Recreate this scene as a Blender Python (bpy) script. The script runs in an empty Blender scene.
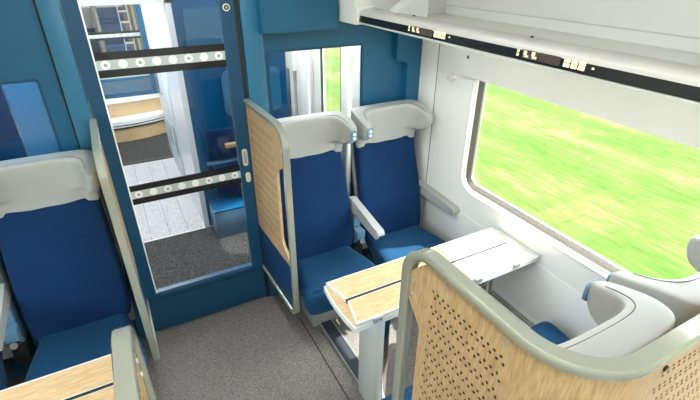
import bpy, bmesh, math, random
from mathutils import Vector, Matrix
random.seed(7)
S = bpy.context.scene
COL = S.collection

# ------------------------------------------------------------------ camera, sky, sun, exposure
H_CAM = 2.0
cam_data = bpy.data.cameras.new('camera')
cam_data.sensor_width = 36.0
cam_data.lens = 437.44 / 700 * 36
cam_data.clip_start = 0.02
cam = bpy.data.objects.new('camera', cam_data)
COL.objects.link(cam)
S.camera = cam
pit, yaw, rol = (math.radians(a) for a in (28.873, 28.227, 0.395))
fw = Vector((math.sin(yaw) * math.cos(pit), math.cos(yaw) * math.cos(pit), -math.sin(pit)))
rt = Vector((math.cos(yaw), -math.sin(yaw), 0))
up = rt.cross(fw)
r2 = math.cos(rol) * rt + math.sin(rol) * up
u2 = -math.sin(rol) * rt + math.cos(rol) * up
cam.matrix_world = Matrix(((r2.x, u2.x, -fw.x, 0), (r2.y, u2.y, -fw.y, 0), (r2.z, u2.z, -fw.z, H_CAM), (0, 0, 0, 1)))

W = bpy.data.worlds.new('sky')
S.world = W
W.use_nodes = True
wn = W.node_tree.nodes
bg = wn['Background']
sky = wn.new('ShaderNodeTexSky')
sky.sky_type = 'NISHITA'
sky.sun_disc = False
sky.sun_elevation = math.radians(58)
sky.sun_rotation = math.radians(98)
sky.dust_density = 2.0
hs = wn.new('ShaderNodeHueSaturation')
hs.inputs['Saturation'].default_value = 0.45
W.node_tree.links.new(sky.outputs[0], hs.inputs['Color'])
W.node_tree.links.new(hs.outputs[0], bg.inputs[0])
bg.inputs[1].default_value = 2.0

sun_data = bpy.data.lights.new('sun', 'SUN')
sun_data.energy = 14.0
sun_data.angle = math.radians(0.8)
sun_data.color = (1.0, 0.975, 0.93)
sun = bpy.data.objects.new('sun', sun_data)
COL.objects.link(sun)
sun_dir = Vector((-0.60, 0.16, -1.0))            # the way the light travels
sun.rotation_euler = sun_dir.to_track_quat('-Z', 'Y').to_euler()
sun.location = (12, -3, 20)

vs = S.view_settings
vs.view_transform = 'Standard'
vs.look = 'None'
vs.gamma = 1.0
vs.use_curve_mapping = False
vs.exposure = 0.0
FILL_LIGHT = 13.0
S.cycles.max_bounces = 10
S.cycles.transparent_max_bounces = 16

# ------------------------------------------------------------------ materials
def srgb(r, g, b):
    f = lambda c: c / 12.92 if c <= 0.04045 else ((c + 0.055) / 1.055) ** 2.4
    return (f(r / 255), f(g / 255), f(b / 255), 1)

def new_mat(name):
    m = bpy.data.materials.new(name)
    m.use_nodes = True
    return m, m.node_tree.nodes, m.node_tree.links

def plain(name, col, rough=0.45, metal=0.0, spec=0.5, bump=0.0, bscale=400, var=0.06, coat=0.0):
    """flat colour with a slight procedural unevenness and fine relief"""
    m, n, l = new_mat(name)
    b = n['Principled BSDF']
    b.inputs['Roughness'].default_value = rough
    b.inputs['Metallic'].default_value = metal
    b.inputs['Specular IOR Level'].default_value = spec
    b.inputs['Coat Weight'].default_value = coat
    tc = n.new('ShaderNodeTexCoord')
    nz = n.new('ShaderNodeTexNoise'); nz.inputs['Scale'].default_value = 3.0; nz.inputs['Detail'].default_value = 4
    l.new(tc.outputs['Object'], nz.inputs['Vector'])
    mx = n.new('ShaderNodeMix'); mx.data_type = 'RGBA'
    mx.inputs['A'].default_value = tuple(c * (1 - var) for c in col[:3]) + (1,)
    mx.inputs['B'].default_value = tuple(min(1, c * (1 + var)) for c in col[:3]) + (1,)
    l.new(nz.outputs['Fac'], mx.inputs['Factor'])
    l.new(mx.outputs['Result'], b.inputs['Base Color'])
    if bump:
        n2 = n.new('ShaderNodeTexNoise'); n2.inputs['Scale'].default_value = bscale
        l.new(tc.outputs['Object'], n2.inputs['Vector'])
        bp = n.new('ShaderNodeBump'); bp.inputs['Strength'].default_value = bump; bp.inputs['Distance'].default_value = 0.002
        l.new(n2.outputs['Fac'], bp.inputs['Height'])
        l.new(bp.outputs['Normal'], b.inputs['Normal'])
    return m

def wood(name, dark, light, stretch, rough=0.42):
    m, n, l = new_mat(name)
    b = n['Principled BSDF']; b.inputs['Roughness'].default_value = rough
    tc = n.new('ShaderNodeTexCoord'); mp = n.new('ShaderNodeMapping')
    mp.inputs['Scale'].default_value = stretch
    l.new(tc.outputs['Object'], mp.inputs['Vector'])
    big = n.new('ShaderNodeTexNoise'); big.inputs['Scale'].default_value = 1.4; big.inputs['Detail'].default_value = 3
    big.inputs['Distortion'].default_value = 1.2
    fine = n.new('ShaderNodeTexNoise'); fine.inputs['Scale'].default_value = 14; fine.inputs['Detail'].default_value = 7
    l.new(mp.outputs[0], big.inputs['Vector']); l.new(mp.outputs[0], fine.inputs['Vector'])
    wv = n.new('ShaderNodeMath'); wv.operation = 'MULTIPLY'; wv.inputs[1].default_value = 38
    l.new(big.outputs['Fac'], wv.inputs[0])
    sn = n.new('ShaderNodeMath'); sn.operation = 'SINE'; l.new(wv.outputs[0], sn.inputs[0])
    ad = n.new('ShaderNodeMath'); ad.operation = 'MULTIPLY_ADD'; ad.inputs[1].default_value = 0.05
    l.new(sn.outputs[0], ad.inputs[0]); l.new(fine.outputs['Fac'], ad.inputs[2])
    cr = n.new('ShaderNodeValToRGB')
    cr.color_ramp.elements[0].position = 0.25; cr.color_ramp.elements[0].color = dark
    cr.color_ramp.elements[1].position = 0.66; cr.color_ramp.elements[1].color = light
    l.new(ad.outputs[0], cr.inputs[0]); l.new(cr.outputs[0], b.inputs['Base Color'])
    return m

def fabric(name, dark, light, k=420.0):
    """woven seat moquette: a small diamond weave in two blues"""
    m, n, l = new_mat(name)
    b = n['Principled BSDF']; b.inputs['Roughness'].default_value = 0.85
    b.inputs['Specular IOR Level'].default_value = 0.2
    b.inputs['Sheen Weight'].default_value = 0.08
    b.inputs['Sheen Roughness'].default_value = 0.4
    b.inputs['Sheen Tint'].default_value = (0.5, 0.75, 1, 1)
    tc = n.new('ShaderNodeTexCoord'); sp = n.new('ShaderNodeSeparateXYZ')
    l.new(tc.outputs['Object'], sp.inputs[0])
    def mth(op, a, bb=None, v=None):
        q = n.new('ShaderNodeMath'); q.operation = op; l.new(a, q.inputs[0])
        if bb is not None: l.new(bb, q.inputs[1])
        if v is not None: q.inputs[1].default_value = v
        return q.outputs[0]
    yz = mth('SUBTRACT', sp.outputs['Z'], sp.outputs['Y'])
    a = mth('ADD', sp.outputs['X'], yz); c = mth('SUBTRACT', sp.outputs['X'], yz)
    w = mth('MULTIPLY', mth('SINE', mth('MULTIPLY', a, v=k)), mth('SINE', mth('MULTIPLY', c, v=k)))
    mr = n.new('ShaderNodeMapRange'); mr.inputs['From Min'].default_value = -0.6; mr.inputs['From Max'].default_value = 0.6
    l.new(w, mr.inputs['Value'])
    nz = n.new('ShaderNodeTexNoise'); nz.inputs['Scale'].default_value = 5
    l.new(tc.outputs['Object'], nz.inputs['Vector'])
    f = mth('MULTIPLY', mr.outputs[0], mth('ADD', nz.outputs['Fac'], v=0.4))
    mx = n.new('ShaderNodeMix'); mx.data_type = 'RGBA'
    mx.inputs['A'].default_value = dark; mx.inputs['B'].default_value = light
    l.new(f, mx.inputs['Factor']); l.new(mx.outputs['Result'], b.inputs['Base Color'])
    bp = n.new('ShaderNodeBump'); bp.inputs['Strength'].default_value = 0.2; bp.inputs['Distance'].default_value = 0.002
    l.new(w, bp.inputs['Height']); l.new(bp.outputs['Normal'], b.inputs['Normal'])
    return m

def speckle(name, cols, scale, rough=0.95):
    """looped carpet: fibre tufts of several tones"""
    m, n, l = new_mat(name)
    b = n['Principled BSDF']; b.inputs['Roughness'].default_value = rough; b.inputs['Specular IOR Level'].default_value = 0.1
    tc = n.new('ShaderNodeTexCoord')
    vo = n.new('ShaderNodeTexVoronoi'); vo.inputs['Scale'].default_value = scale
    l.new(tc.outputs['Object'], vo.inputs['Vector'])
    sp = n.new('ShaderNodeSeparateColor'); l.new(vo.outputs['Color'], sp.inputs[0])
    cr = n.new('ShaderNodeValToRGB'); e = cr.color_ramp.elements
    while len(e) < len(cols): e.new(0.5)
    for i, c in enumerate(cols):
        e[i].position = i / (len(cols) - 1); e[i].color = c
    l.new(sp.outputs[0], cr.inputs[0]); l.new(cr.outputs[0], b.inputs['Base Color'])
    bp = n.new('ShaderNodeBump'); bp.inputs['Strength'].default_value = 0.5; bp.inputs['Distance'].default_value = 0.004
    l.new(vo.outputs['Distance'], bp.inputs['Height']); l.new(bp.outputs['Normal'], b.inputs['Normal'])
    return m

def glass(name, tint, ior=1.45):
    m, n, l = new_mat(name)
    n.remove(n['Principled BSDF'])
    tr = n.new('ShaderNodeBsdfTransparent'); tr.inputs[0].default_value = tint
    gl = n.new('ShaderNodeBsdfGlossy'); gl.inputs['Roughness'].default_value = 0.0
    f0 = ((ior - 1) / (ior + 1)) ** 2             # Schlick reflectance, alike on both faces of the thin sheet
    lw = n.new('ShaderNodeLayerWeight'); lw.inputs[0].default_value = 0.5
    pw = n.new('ShaderNodeMath'); pw.operation = 'POWER'; pw.inputs[1].default_value = 5.0
    l.new(lw.outputs['Facing'], pw.inputs[0])
    fr = n.new('ShaderNodeMath'); fr.operation = 'MULTIPLY_ADD'
    fr.inputs[1].default_value = 1 - f0; fr.inputs[2].default_value = f0
    l.new(pw.outputs[0], fr.inputs[0])
    m.use_transparent_shadow = True
    mx = n.new('ShaderNodeMixShader')
    l.new(fr.outputs[0], mx.inputs[0]); l.new(tr.outputs[0], mx.inputs[1]); l.new(gl.outputs[0], mx.inputs[2])
    l.new(mx.outputs[0], n['Material Output'].inputs[0])
    return m

def emit(name, col, s):
    m, n, l = new_mat(name)
    b = n['Principled BSDF']; b.inputs['Base Color'].default_value = col
    b.inputs['Emission Color'].default_value = col; b.inputs['Emission Strength'].default_value = s
    return m

def grass_mat():
    m, n, l = new_mat('meadow_grass')
    b = n['Principled BSDF']; b.inputs['Roughness'].default_value = 1.0; b.inputs['Specular IOR Level'].default_value = 0.05
    tc = n.new('ShaderNodeTexCoord')
    def nz(sc, scale, det):
        mp = n.new('ShaderNodeMapping'); mp.inputs['Scale'].default_value = sc
        l.new(tc.outputs['Object'], mp.inputs['Vector'])
        q = n.new('ShaderNodeTexNoise'); q.inputs['Scale'].default_value = scale; q.inputs['Detail'].default_value = det
        l.new(mp.outputs[0], q.inputs['Vector']); return q.outputs['Fac']
    blades = nz((9, 0.9, 1), 2.6, 5)          # mown swaths run along the line
    patch = nz((1, 0.35, 1), 0.9, 3)
    mm = n.new('ShaderNodeMath'); mm.operation = 'MULTIPLY_ADD'; mm.inputs[1].default_value = 0.55
    l.new(patch, mm.inputs[0])
    m2 = n.new('ShaderNodeMath'); m2.operation = 'MULTIPLY'; m2.inputs[1].default_value = 0.6; l.new(blades, m2.inputs[0])
    l.new(m2.outputs[0], mm.inputs[2])
    cr = n.new('ShaderNodeValToRGB'); e = cr.color_ramp.elements
    e[0].position = 0.36; e[0].color = (0.0301, 0.0731, 0.0095, 1)
    e[1].position = 0.72; e[1].color = (0.1103, 0.1089, 0.0528, 1)
    q = e.new(0.50); q.color = (0.0481, 0.0837, 0.0158, 1)
    q = e.new(0.60); q.color = (0.0722, 0.0948, 0.0222, 1)
    l.new(mm.outputs[0], cr.inputs[0]); l.new(cr.outputs[0], b.inputs['Base Color'])
    return m

M = {}
M['white'] = plain('white_panel', srgb(232, 232, 226), 0.4)
M['lip'] = plain('rack_lip', srgb(206, 203, 197), 0.3)
M['white_gloss'] = plain('white_gloss', srgb(236, 236, 232), 0.25)
M['cream'] = plain('cream_plastic', srgb(214, 208, 190), 0.35)
M['shell'] = plain('headrest_grey', srgb(164, 166, 162), 0.5, bump=0.08, bscale=900)
M['tube'] = plain('rail_grey', srgb(160, 163, 149), 0.24, 0.35, coat=0.6)
M['alu'] = plain('brushed_aluminium', srgb(198, 200, 196), 0.35, 0.7)
M['trimgrey'] = plain('edge_grey', srgb(205, 207, 200), 0.4)
M['chrome'] = plain('chrome', srgb(210, 210, 208), 0.12, 1.0)
M['rail'] = plain('floor_rail_steel', srgb(66, 72, 80), 0.4, 0.4)
M['blue'] = plain('blue_panel', srgb(20, 90, 126), 0.38, var=0.04)
M['blue_light'] = plain('blue_panel_light', srgb(38, 106, 140), 0.38, var=0.04)
M['blue_dark'] = plain('blue_door', srgb(14, 70, 102), 0.4, var=0.04)
M['blue_bright'] = plain('blue_wall_bright', srgb(9, 80, 122), 0.22, var=0.04)
M['blue_panel_seat'] = plain('blue_lower_panel', srgb(12, 56, 98), 0.5, var=0.04)
M['bluegrey'] = plain('blue_grey_plastic', srgb(92, 130, 155), 0.4)
M['black'] = plain('black_rubber', srgb(26, 27, 26), 0.5)
M['black_gloss'] = plain('black_gloss', srgb(30, 31, 32), 0.2)
M['gasket'] = plain('window_gasket', srgb(84, 79, 70), 0.6)
M['wood_v'] = wood('oak_panel', srgb(160, 130, 90), srgb(194, 165, 122), (14, 14, 1.6))
M['wood_x'] = wood('oak_table', srgb(180, 149, 104), srgb(210, 180, 136), (1.6, 14, 14))
M['fabric'] = fabric('blue_moquette_shaded', srgb(3, 22, 54), srgb(9, 58, 104))  # backrest copy of the moquette, darkened to paint in its shade
M['fabric_lit'] = fabric('blue_moquette_cushion', srgb(9, 44, 74), srgb(25, 76, 112))  # cushion copy of the moquette, lightened to paint in the top light
M['carpet'] = speckle('aisle_carpet', [srgb(92, 89, 85), srgb(118, 114, 109), srgb(130, 125, 119), srgb(104, 103, 103), srgb(150, 145, 137)], 230)
M['carpet_dark'] = speckle('vestibule_mat', [srgb(36, 36, 36), srgb(58, 58, 58), srgb(80, 79, 76), srgb(46, 46, 48)], 130)
M['plank'] = wood('pale_grey_floor', srgb(128, 126, 126), srgb(188, 186, 184), (26, 1.2, 10), 0.5)
M['glass'] = glass('clear_glass', (0.97, 0.99, 0.97, 1))
M['glass_door'] = glass('door_glass', (0.975, 0.985, 0.99, 1))
M['glass_blue'] = glass('blue_tint_glass', (0.60, 0.82, 0.95, 1), 1.6)
M['dot'] = plain('white_film', srgb(248, 250, 248), 0.5)
M['film'] = plain('pale_green_film', srgb(188, 200, 196), 0.5)
M['ring'] = plain('grey_ring_film', srgb(150, 165, 158), 0.5)
M['lamp'] = emit('fill_diffuser', (0.97, 0.985, 1.0, 1), FILL_LIGHT)  # glow of the added, unseen ceiling lights
M['fill_bright'] = emit('corridor_fill_diffuser', (0.98, 0.99, 1.0, 1), 44.0)
M['fill_soft'] = emit('rack_fill_diffuser', (0.98, 0.99, 1.0, 1), 9.0)
M['lit'] = emit('lit_display', (1.0, 0.80, 0.48, 1), 0.55)
M['lit_dim'] = emit('lit_dot', (0.7, 0.85, 0.35, 1), 0.6)
M['hole'] = plain('hole_shade', srgb(58, 40, 24), 0.8)  # shade inside the holes, painted as dark brown
M['brown'] = plain('brown_display', srgb(74, 64, 56), 0.3)
M['grass'] = grass_mat()

# ------------------------------------------------------------------ mesh helpers
def link(name, bm, m, parent=None, smooth=None, subsurf=0, loc=None, rotz=0):
    bmesh.ops.remove_doubles(bm, verts=bm.verts, dist=1e-6)
    bmesh.ops.recalc_face_normals(bm, faces=bm.faces)
    me = bpy.data.meshes.new(name)
    bm.to_mesh(me); bm.free()
    ms = m if isinstance(m, (list, tuple)) else [m]
    for q in ms: me.materials.append(M[q])
    if smooth is not None:
        me.shade_smooth()
        me.set_sharp_from_angle(angle=math.radians(smooth))
    o = bpy.data.objects.new(name, me)
    COL.objects.link(o)
    if parent: o.parent = parent
    if loc: o.location = loc
    if rotz: o.rotation_euler.z = rotz
    if subsurf:
        md = o.modifiers.new('round', 'SUBSURF'); md.levels = subsurf; md.render_levels = subsurf
    return o

def tag(o, label=None, cat=None, group=None, kind=None):
    for k, v in (('label', label), ('category', cat), ('group', group), ('kind', kind)):
        if v: o[k] = v
    return o

def empty(name, loc, rotz=0, **kw):
    o = bpy.data.objects.new(name, None)
    COL.objects.link(o)
    o.location = loc; o.rotation_euler.z = rotz; o.empty_display_size = 0.1
    return tag(o, **kw)

def box(bm, a, b, bevel=0.0, seg=2):
    x0, y0, z0 = (min(p, q) for p, q in zip(a, b)); x1, y1, z1 = (max(p, q) for p, q in zip(a, b))
    v = [bm.verts.new(p) for p in ((x0, y0, z0), (x1, y0, z0), (x1, y1, z0), (x0, y1, z0), (x0, y0, z1), (x1, y0, z1), (x1, y1, z1), (x0, y1, z1))]
    fs = [bm.faces.new([v[i] for i in q]) for q in ((3, 2, 1, 0), (4, 5, 6, 7), (0, 1, 5, 4), (1, 2, 6, 5), (2, 3, 7, 6), (3, 0, 4, 7))]
    if bevel:
        es = list({e for f in fs for e in f.edges})
        bmesh.ops.bevel(bm, geom=es, offset=bevel, segments=seg, affect='EDGES', profile=0.5)

def bx(name, a, b, m, parent=None, bevel=0.0, origin=(0, 0, 0)):
    bm = bmesh.new()
    box(bm, tuple(p - q for p, q in zip(a, origin)), tuple(p - q for p, q in zip(b, origin)), bevel)
    return link(name, bm, m, parent, smooth=40 if bevel else None)

def rpoly(pts, seg=5):
    """2D polygon with rounded corners; pts = (u, v, radius)"""
    out = []; n = len(pts)
    for i in range(n):
        p = Vector(pts[i][:2]); r = pts[i][2]
        if r <= 0: out.append((p.x, p.y)); continue
        a = (Vector(pts[i - 1][:2]) - p).normalized(); c = (Vector(pts[(i + 1) % n][:2]) - p).normalized()
        ang = a.angle(c); d = r / math.tan(ang / 2)
        s, e = p + a * d, p + c * d
        cen = p + (a + c).normalized() * (r / math.sin(ang / 2))
        a0 = math.atan2(s.y - cen.y, s.x - cen.x); a1 = math.atan2(e.y - cen.y, e.x - cen.x)
        da = (a1 - a0 + math.pi) % (2 * math.pi) - math.pi
        for k in range(seg + 1):
            t = a0 + da * k / seg
            out.append((cen.x + r * math.cos(t), cen.y + r * math.sin(t)))
    return out

def rrect(u0, v0, u1, v1, r, seg=5):
    return rpoly([(u0, v0, r), (u1, v0, r), (u1, v1, r), (u0, v1, r)], seg)

def plate(bm, loops, w0, w1, f):
    """a sheet with holes: loops[0] is the outline, f(u, v, w) places it"""
    A, B, E = [], [], []
    for lp in loops:
        a = [bm.verts.new(Vector(f(u, v, w0)) * 100) for u, v in lp]; b = [bm.verts.new(Vector(f(u, v, w1)) * 100) for u, v in lp]   # filled at 100:1, small holes need it
        A.append(a); B.append(b)
        for i in range(len(a)): E.append(bm.edges.new((a[i], a[i - 1])))
    m = {}
    for a, b in zip(A, B):
        for p, q in zip(a, b): m[p] = q
    g = bmesh.ops.triangle_fill(bm, use_beauty=False, use_dissolve=False, edges=E)
    own = {v: i for i, a in enumerate(A) for v in a}
    fs = [x for x in g['geom'] if isinstance(x, bmesh.types.BMFace)]
    cut = [x for x in fs if len({own.get(v, 0) for v in x.verts}) == 1 and own.get(x.verts[0], 0) > 0]   # the holes stay open
    if cut: bmesh.ops.delete(bm, geom=cut, context='FACES_ONLY')
    for fc in [x for x in fs if x.is_valid]:
        try: bm.faces.new([m[v] for v in reversed(fc.verts)])
        except (ValueError, KeyError): pass
    for a, b in zip(A, B):
        for i in range(len(a)): bm.faces.new((a[i - 1], a[i], b[i], b[i - 1]))
        for v in a + b: v.co *= 0.01

XZ = lambda u, v, w: (u, w, v)      # plate in the x-z plane, thickness along y
YZ = lambda u, v, w: (w, u, v)
XY = lambda u, v, w: (u, v, w)

def perforated(bm, u0, v1, nu, nv, f, w0, w1, pu=0.0195, pv=0.052, gap=0.016, r=0.0042):
    """nv double rows of open holes, built cell by cell; returns the field's rectangle"""
    def cell(ua, va, ub, vb, cu=None, cv=None):
        for w, flip in ((w0, False), (w1, True)):
            c = [bm.verts.new(f(u, v, w)) for u, v in ((ua, va), (ub, va), (ub, vb), (ua, vb))]
            if cu is None:
                bm.faces.new(c[::-1] if flip else c); continue
            h = [bm.verts.new(f(cu + r * math.cos(math.radians(225 + 45 * i)), cv + r * math.sin(math.radians(225 + 45 * i)), w)) for i in range(8)]
            for q in range(4):
                p = [c[q], c[(q + 1) % 4], h[(2 * q + 2) % 8], h[2 * q + 1], h[2 * q]]
                bm.faces.new(p[::-1] if flip else p)
            if not flip: first = h
            else:
                for i in range(8): bm.faces.new((first[i], first[(i + 1) % 8], h[(i + 1) % 8], h[i])).material_index = 1   # hole walls in dark brown, their shade painted in
    for j in range(nv):
        va = v1 - j * pv
        for q in range(2):
            for k in range(nu):
                cell(u0 + k * pu, va - (q + 1) * gap, u0 + (k + 1) * pu, va - q * gap, u0 + (k + (0.26 if q == 0 else 0.74)) * pu, va - (q + 0.5) * gap)
        if j < nv - 1: cell(u0, va - pv, u0 + nu * pu, va - 2 * gap)
    return (u0, v1 - (nv - 1) * pv - 2 * gap, u0 + nu * pu, v1)

def plate_obj(name, loops, w0, w1, f, m, parent=None, smooth=None):
    bm = bmesh.new(); plate(bm, loops, w0, w1, f)
    return link(name, bm, m, parent, smooth)

def sweep(bm, path, prof, side, closed=False):
    """profile (a along 'side' direction given per point, b along path normal) along a path"""
    n = len(path); rings = []
    P = [Vector(p) for p in path]
    for i in range(n):
        if closed: t = P[(i + 1) % n] - P[i - 1]
        else: t = P[min(i + 1, n - 1)] - P[max(i - 1, 0)]
        t.normalize()
        s = Vector(side[i] if isinstance(side, list) else side)
        s = (s - t * s.dot(t)).normalized()
        b = t.cross(s)
        rings.append([bm.verts.new(P[i] + s * a + b * c) for a, c in prof])
    k = len(prof)
    for i in range(n if closed else n - 1):
        r, q = rings[i], rings[(i + 1) % n]
        for j in range(k): bm.faces.new((r[j], r[(j + 1) % k], q[(j + 1) % k], q[j]))
    if not closed:
        bm.faces.new(list(reversed(rings[0]))); bm.faces.new(rings[-1])

def circ(r, k=12, r2=None):
    return [(r * math.cos(2 * math.pi * i / k), (r2 or r) * math.sin(2 * math.pi * i / k)) for i in range(k)]

def loft(bm, rings, cap=True):
    R = [[bm.verts.new(p) for p in r] for r in rings]
    k = len(R[0])
    for a, b in zip(R, R[1:]):
        for j in range(k): bm.faces.new((a[j], a[(j + 1) % k], b[(j + 1) % k], b[j]))
    if cap:
        bm.faces.new(list(reversed(R[0]))); bm.faces.new(R[-1])

def cyl(bm, p, q, r, k=14, r2=None):
    p, q = Vector(p), Vector(q); t = (q - p).normalized()
    s = t.orthogonal().normalized(); b = t.cross(s)
    r2 = r if r2 is None else r2
    loft(bm, [[p + (s * math.cos(a) + b * math.sin(a)) * r for a in [2 * math.pi * i / k for i in range(k)]],
              [q + (s * math.cos(a) + b * math.sin(a)) * r2 for a in [2 * math.pi * i / k for i in range(k)]]])

def cyl_obj(name, p, q, r, m, parent=None, k=14, r2=None):
    bm = bmesh.new(); cyl(bm, p, q, r, k, r2); return link(name, bm, m, parent, smooth=40)

def copy_tree(o, parent=None):
    c = o.copy(); COL.objects.link(c)
    if parent: c.parent = parent
    for ch in list(o.children): copy_tree(ch, c)
    return c

ST = dict(kind='structure')

# ------------------------------------------------------------------ the coach: floor, walls, ceiling
XR, XL, YF, YB, ZC = 1.68, -1.195, 2.27, -2.3, 2.28
tag(bx('floor', (XL - 0.1, YB, -0.06), (XR + 0.1, YF + 0.03, 0.0), 'carpet'), 'grey brown speckled carpet of the aisle', **ST)
o = bx('trim_1', (0.795, YB + 0.3, 0.0), (0.865, 2.2, 0.016), 'rail'); tag(o, 'steel floor rail the right hand seats and table leg are bolted to', **ST)
for x in (0.789, 0.865): bx('rail_edge', (x, YB + 0.3, 0.0), (x + 0.006, 2.2, 0.018), 'alu', o)
o = bx('trim_2', (-0.38, YB + 0.3, 0.0), (-0.31, 2.2, 0.016), 'rail'); tag(o, 'steel floor rail under the left hand seats', **ST)
tag(bx('trim_3', (0.700, 1.0, 0.0), (0.706, 1.97, 0.002), 'black'), 'thin dark strip on the carpet beside the right hand seats', **ST)  # thin black line laid on the carpet

def side_wall(name, x0, x1, label):
    lp = [[(YB, -0.05), (YF + 0.03, -0.05), (YF + 0.03, ZC), (YB, ZC)],
          rrect(-0.10, 0.83, 1.72, 1.56, 0.085), rrect(-2.12, 0.83, -0.32, 1.56, 0.085)]
    return tag(plate_obj(name, lp, x0, x1, YZ, 'white'), label, **ST)

wr = side_wall('wall_right', XR, XR + 0.07, 'white side wall with the large window')
side_wall('wall_left', XL - 0.07, XL, 'white side wall behind the left hand seats')
bx('wall_panel', (XR - 0.004, 2.063, 0.34), (XR, YF, 1.72), 'white', wr, 0.0015)
bx('wall_panel', (XR - 0.004, YB, 0.34), (XR, 2.058, 0.655), 'white', wr, 0.0015)
bx('wall_panel', (XR - 0.006, YB, 1.786), (XR, 2.1, 2.1), 'white', wr, 0.0015)
bx('seam', (XR - 0.004, YB, 1.781), (XR, 2.1, 1.7855), 'trimgrey', wr)
bx('seam', (XR - 0.0012, 2.058, 0.34), (XR, 2.063, 1.72), 'gasket', wr)
pel = plate_obj('window_pelmet', [rrect(-0.34, 1.456, 1.885, 1.70, 0.01)], XR - 0.024, XR - 0.0005, YZ, 'white', wr, 40)
for y in (1.79, 0.6):
    cyl_obj('screw', (XR - 0.0265, y, 1.555), (XR - 0.023, y, 1.555), 0.009, 'chrome', wr, 12)
    cyl_obj('screw_socket', (XR - 0.0275, y, 1.555), (XR - 0.026, y, 1.555), 0.004, 'black', wr, 6)

def window(name, y0, y1, x, s, label):
    """s = +1: outside is towards +x"""
    z0, z1 = 0.83, 1.56
    def ring(nm, m, prof, par, r=0.085):
        path = [(x, u, v) for u, v in rrect(y0, z0, y1, z1, r, 7)]
        bm = bmesh.new(); sweep(bm, path, [(a * s, -b) for a, b in prof], (1, 0, 0), closed=True)
        return link(nm, bm, m, par, smooth=50)
    # profile: a = outwards (+x * s), b = away from the middle of the opening or towards it
    root = empty(name, (0, 0, 0), label=label, **ST)
    ring('bezel', 'white_gloss', [(-0.010, -0.022), (-0.006, -0.030), (0.004, -0.032), (0.03, 0.004), (0.02, 0.006), (-0.004, -0.012)], root)
    ring('gasket', 'gasket', [(0.002, -0.006), (0.030, 0.020), (0.045, 0.020), (0.045, -0.006)], root)
    ring('inner_bead', 'alu', [(0.028, 0.016), (0.034, 0.027), (0.045, 0.027), (0.045, 0.014)], root)
    plate_obj('pane', [rrect(y0 + 0.012, z0 + 0.012, y1 - 0.012, z1 - 0.012, 0.07)], x + 0.046 * s, x + 0.052 * s, YZ, 'glass', root)
    return root
window('window_1', -0.10, 1.72, XR, 1, 'large side window with rounded corners above the right hand table')
window('window_2', -0.10, 1.72, XL, -1, 'side window beside the left hand seats')
window('window_3', -2.12, -0.32, XR, 1, 'next side window behind the camera on the right')
window('window_4', -2.12, -0.32, XL, -1, 'next side window behind the camera on the left')
tag(bx('ceiling', (XL - 0.1, YB, ZC), (XR + 0.1, YF + 0.03, ZC + 0.06), 'white'), 'white coach ceiling', **ST)
tag(bx('wall_back', (XL - 0.1, YB - 0.05, -0.05), (XR + 0.1, YB, ZC), 'white'), 'rear end wall of the saloon', **ST)

# ------------------------------------------------------------------ end partition with its sliding door
DX0, DX1 = -0.128, 0.600
lp = [[(XL - 0.07, 0), (DX0, 0), (DX0, 2.05), (DX1, 2.05), (DX1, 0), (XR + 0.02, 0), (XR + 0.02, ZC), (XL - 0.07, ZC)],
      rrect(0.725, 0.90, 1.297, 1.577, 0.012, 3), rrect(-0.90, 0.92, -0.285, 1.545, 0.012, 3)]
wf = tag(plate_obj('wall_front', lp, YF, YF + 0.03, XZ, 'blue'), 'dark blue end partition around the glass door', **ST)
# pillars beside the door
def pillar(x0, x1, dark, label, name):
    p = tag(bx(name, (x0, YF - 0.022, 0), (x1, YF, ZC), 'blue_light' if not dark else 'blue', bevel=0.004), label, **ST)
    return p
p = pillar(-0.208, DX0 - 0.001, False, 'lighter blue pillar left of the glass door', 'trim_4')
bx('seam', (-0.216, YF - 0.006, 0), (-0.209, YF, ZC), 'black', p)
p = pillar(0.606, 0.700, False, 'lighter blue pillar right of the glass door', 'trim_5')
bx('edge_strip', (0.700, YF - 0.018, 0), (0.704, YF, ZC), 'bluegrey', p)
# proud stepped panel at the right end of the partition
pts = [(1.497, ZC, 0), (1.497, 1.475, 0.012), (1.580, 1.455, 0.012), (1.580, 0.0, 0), (XR - 0.005, 0, 0), (XR - 0.005, ZC, 0)]
tag(plate_obj('trim_6', [rpoly(pts, 3)], YF - 0.052, YF, XZ, 'blue'), 'stepped dark blue panel in the corner beside the side wall', **ST)

# partition windows
def flat_pane(name, x0, z0, x1, z1, label, m):
    r = empty(name, ((x0 + x1) / 2, YF, z0), label=label, **ST)
    bm = bmesh.new()
    plate(bm, [rrect(x0 - 0.004, z0 - 0.004, x1 + 0.004, z1 + 0.004, 0.012, 3), rrect(x0 + 0.008, z0 + 0.008, x1 - 0.008, z1 - 0.008, 0.01, 3)], YF - 0.003, YF + 0.012, XZ)
    f = link('frame', bm, 'blue_dark'); f.parent = r; f.matrix_parent_inverse = Matrix.Translation((-(x0 + x1) / 2, -YF, -z0))
    q = bx('pane', (x0, YF + 0.012, z0), (x1, YF + 0.018, z1), m); q.parent = r
    q.matrix_parent_inverse = Matrix.Translation((-(x0 + x1) / 2, -YF, -z0))
flat_pane('window_5', 0.725, 0.90, 1.297, 1.577, 'partition window above the right hand headrests looking into the vestibule', 'glass_door')
flat_pane('window_6', -0.90, 0.92, -0.285, 1.545, 'blue tinted partition window above the left hand headrest', 'glass_blue')

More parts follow.
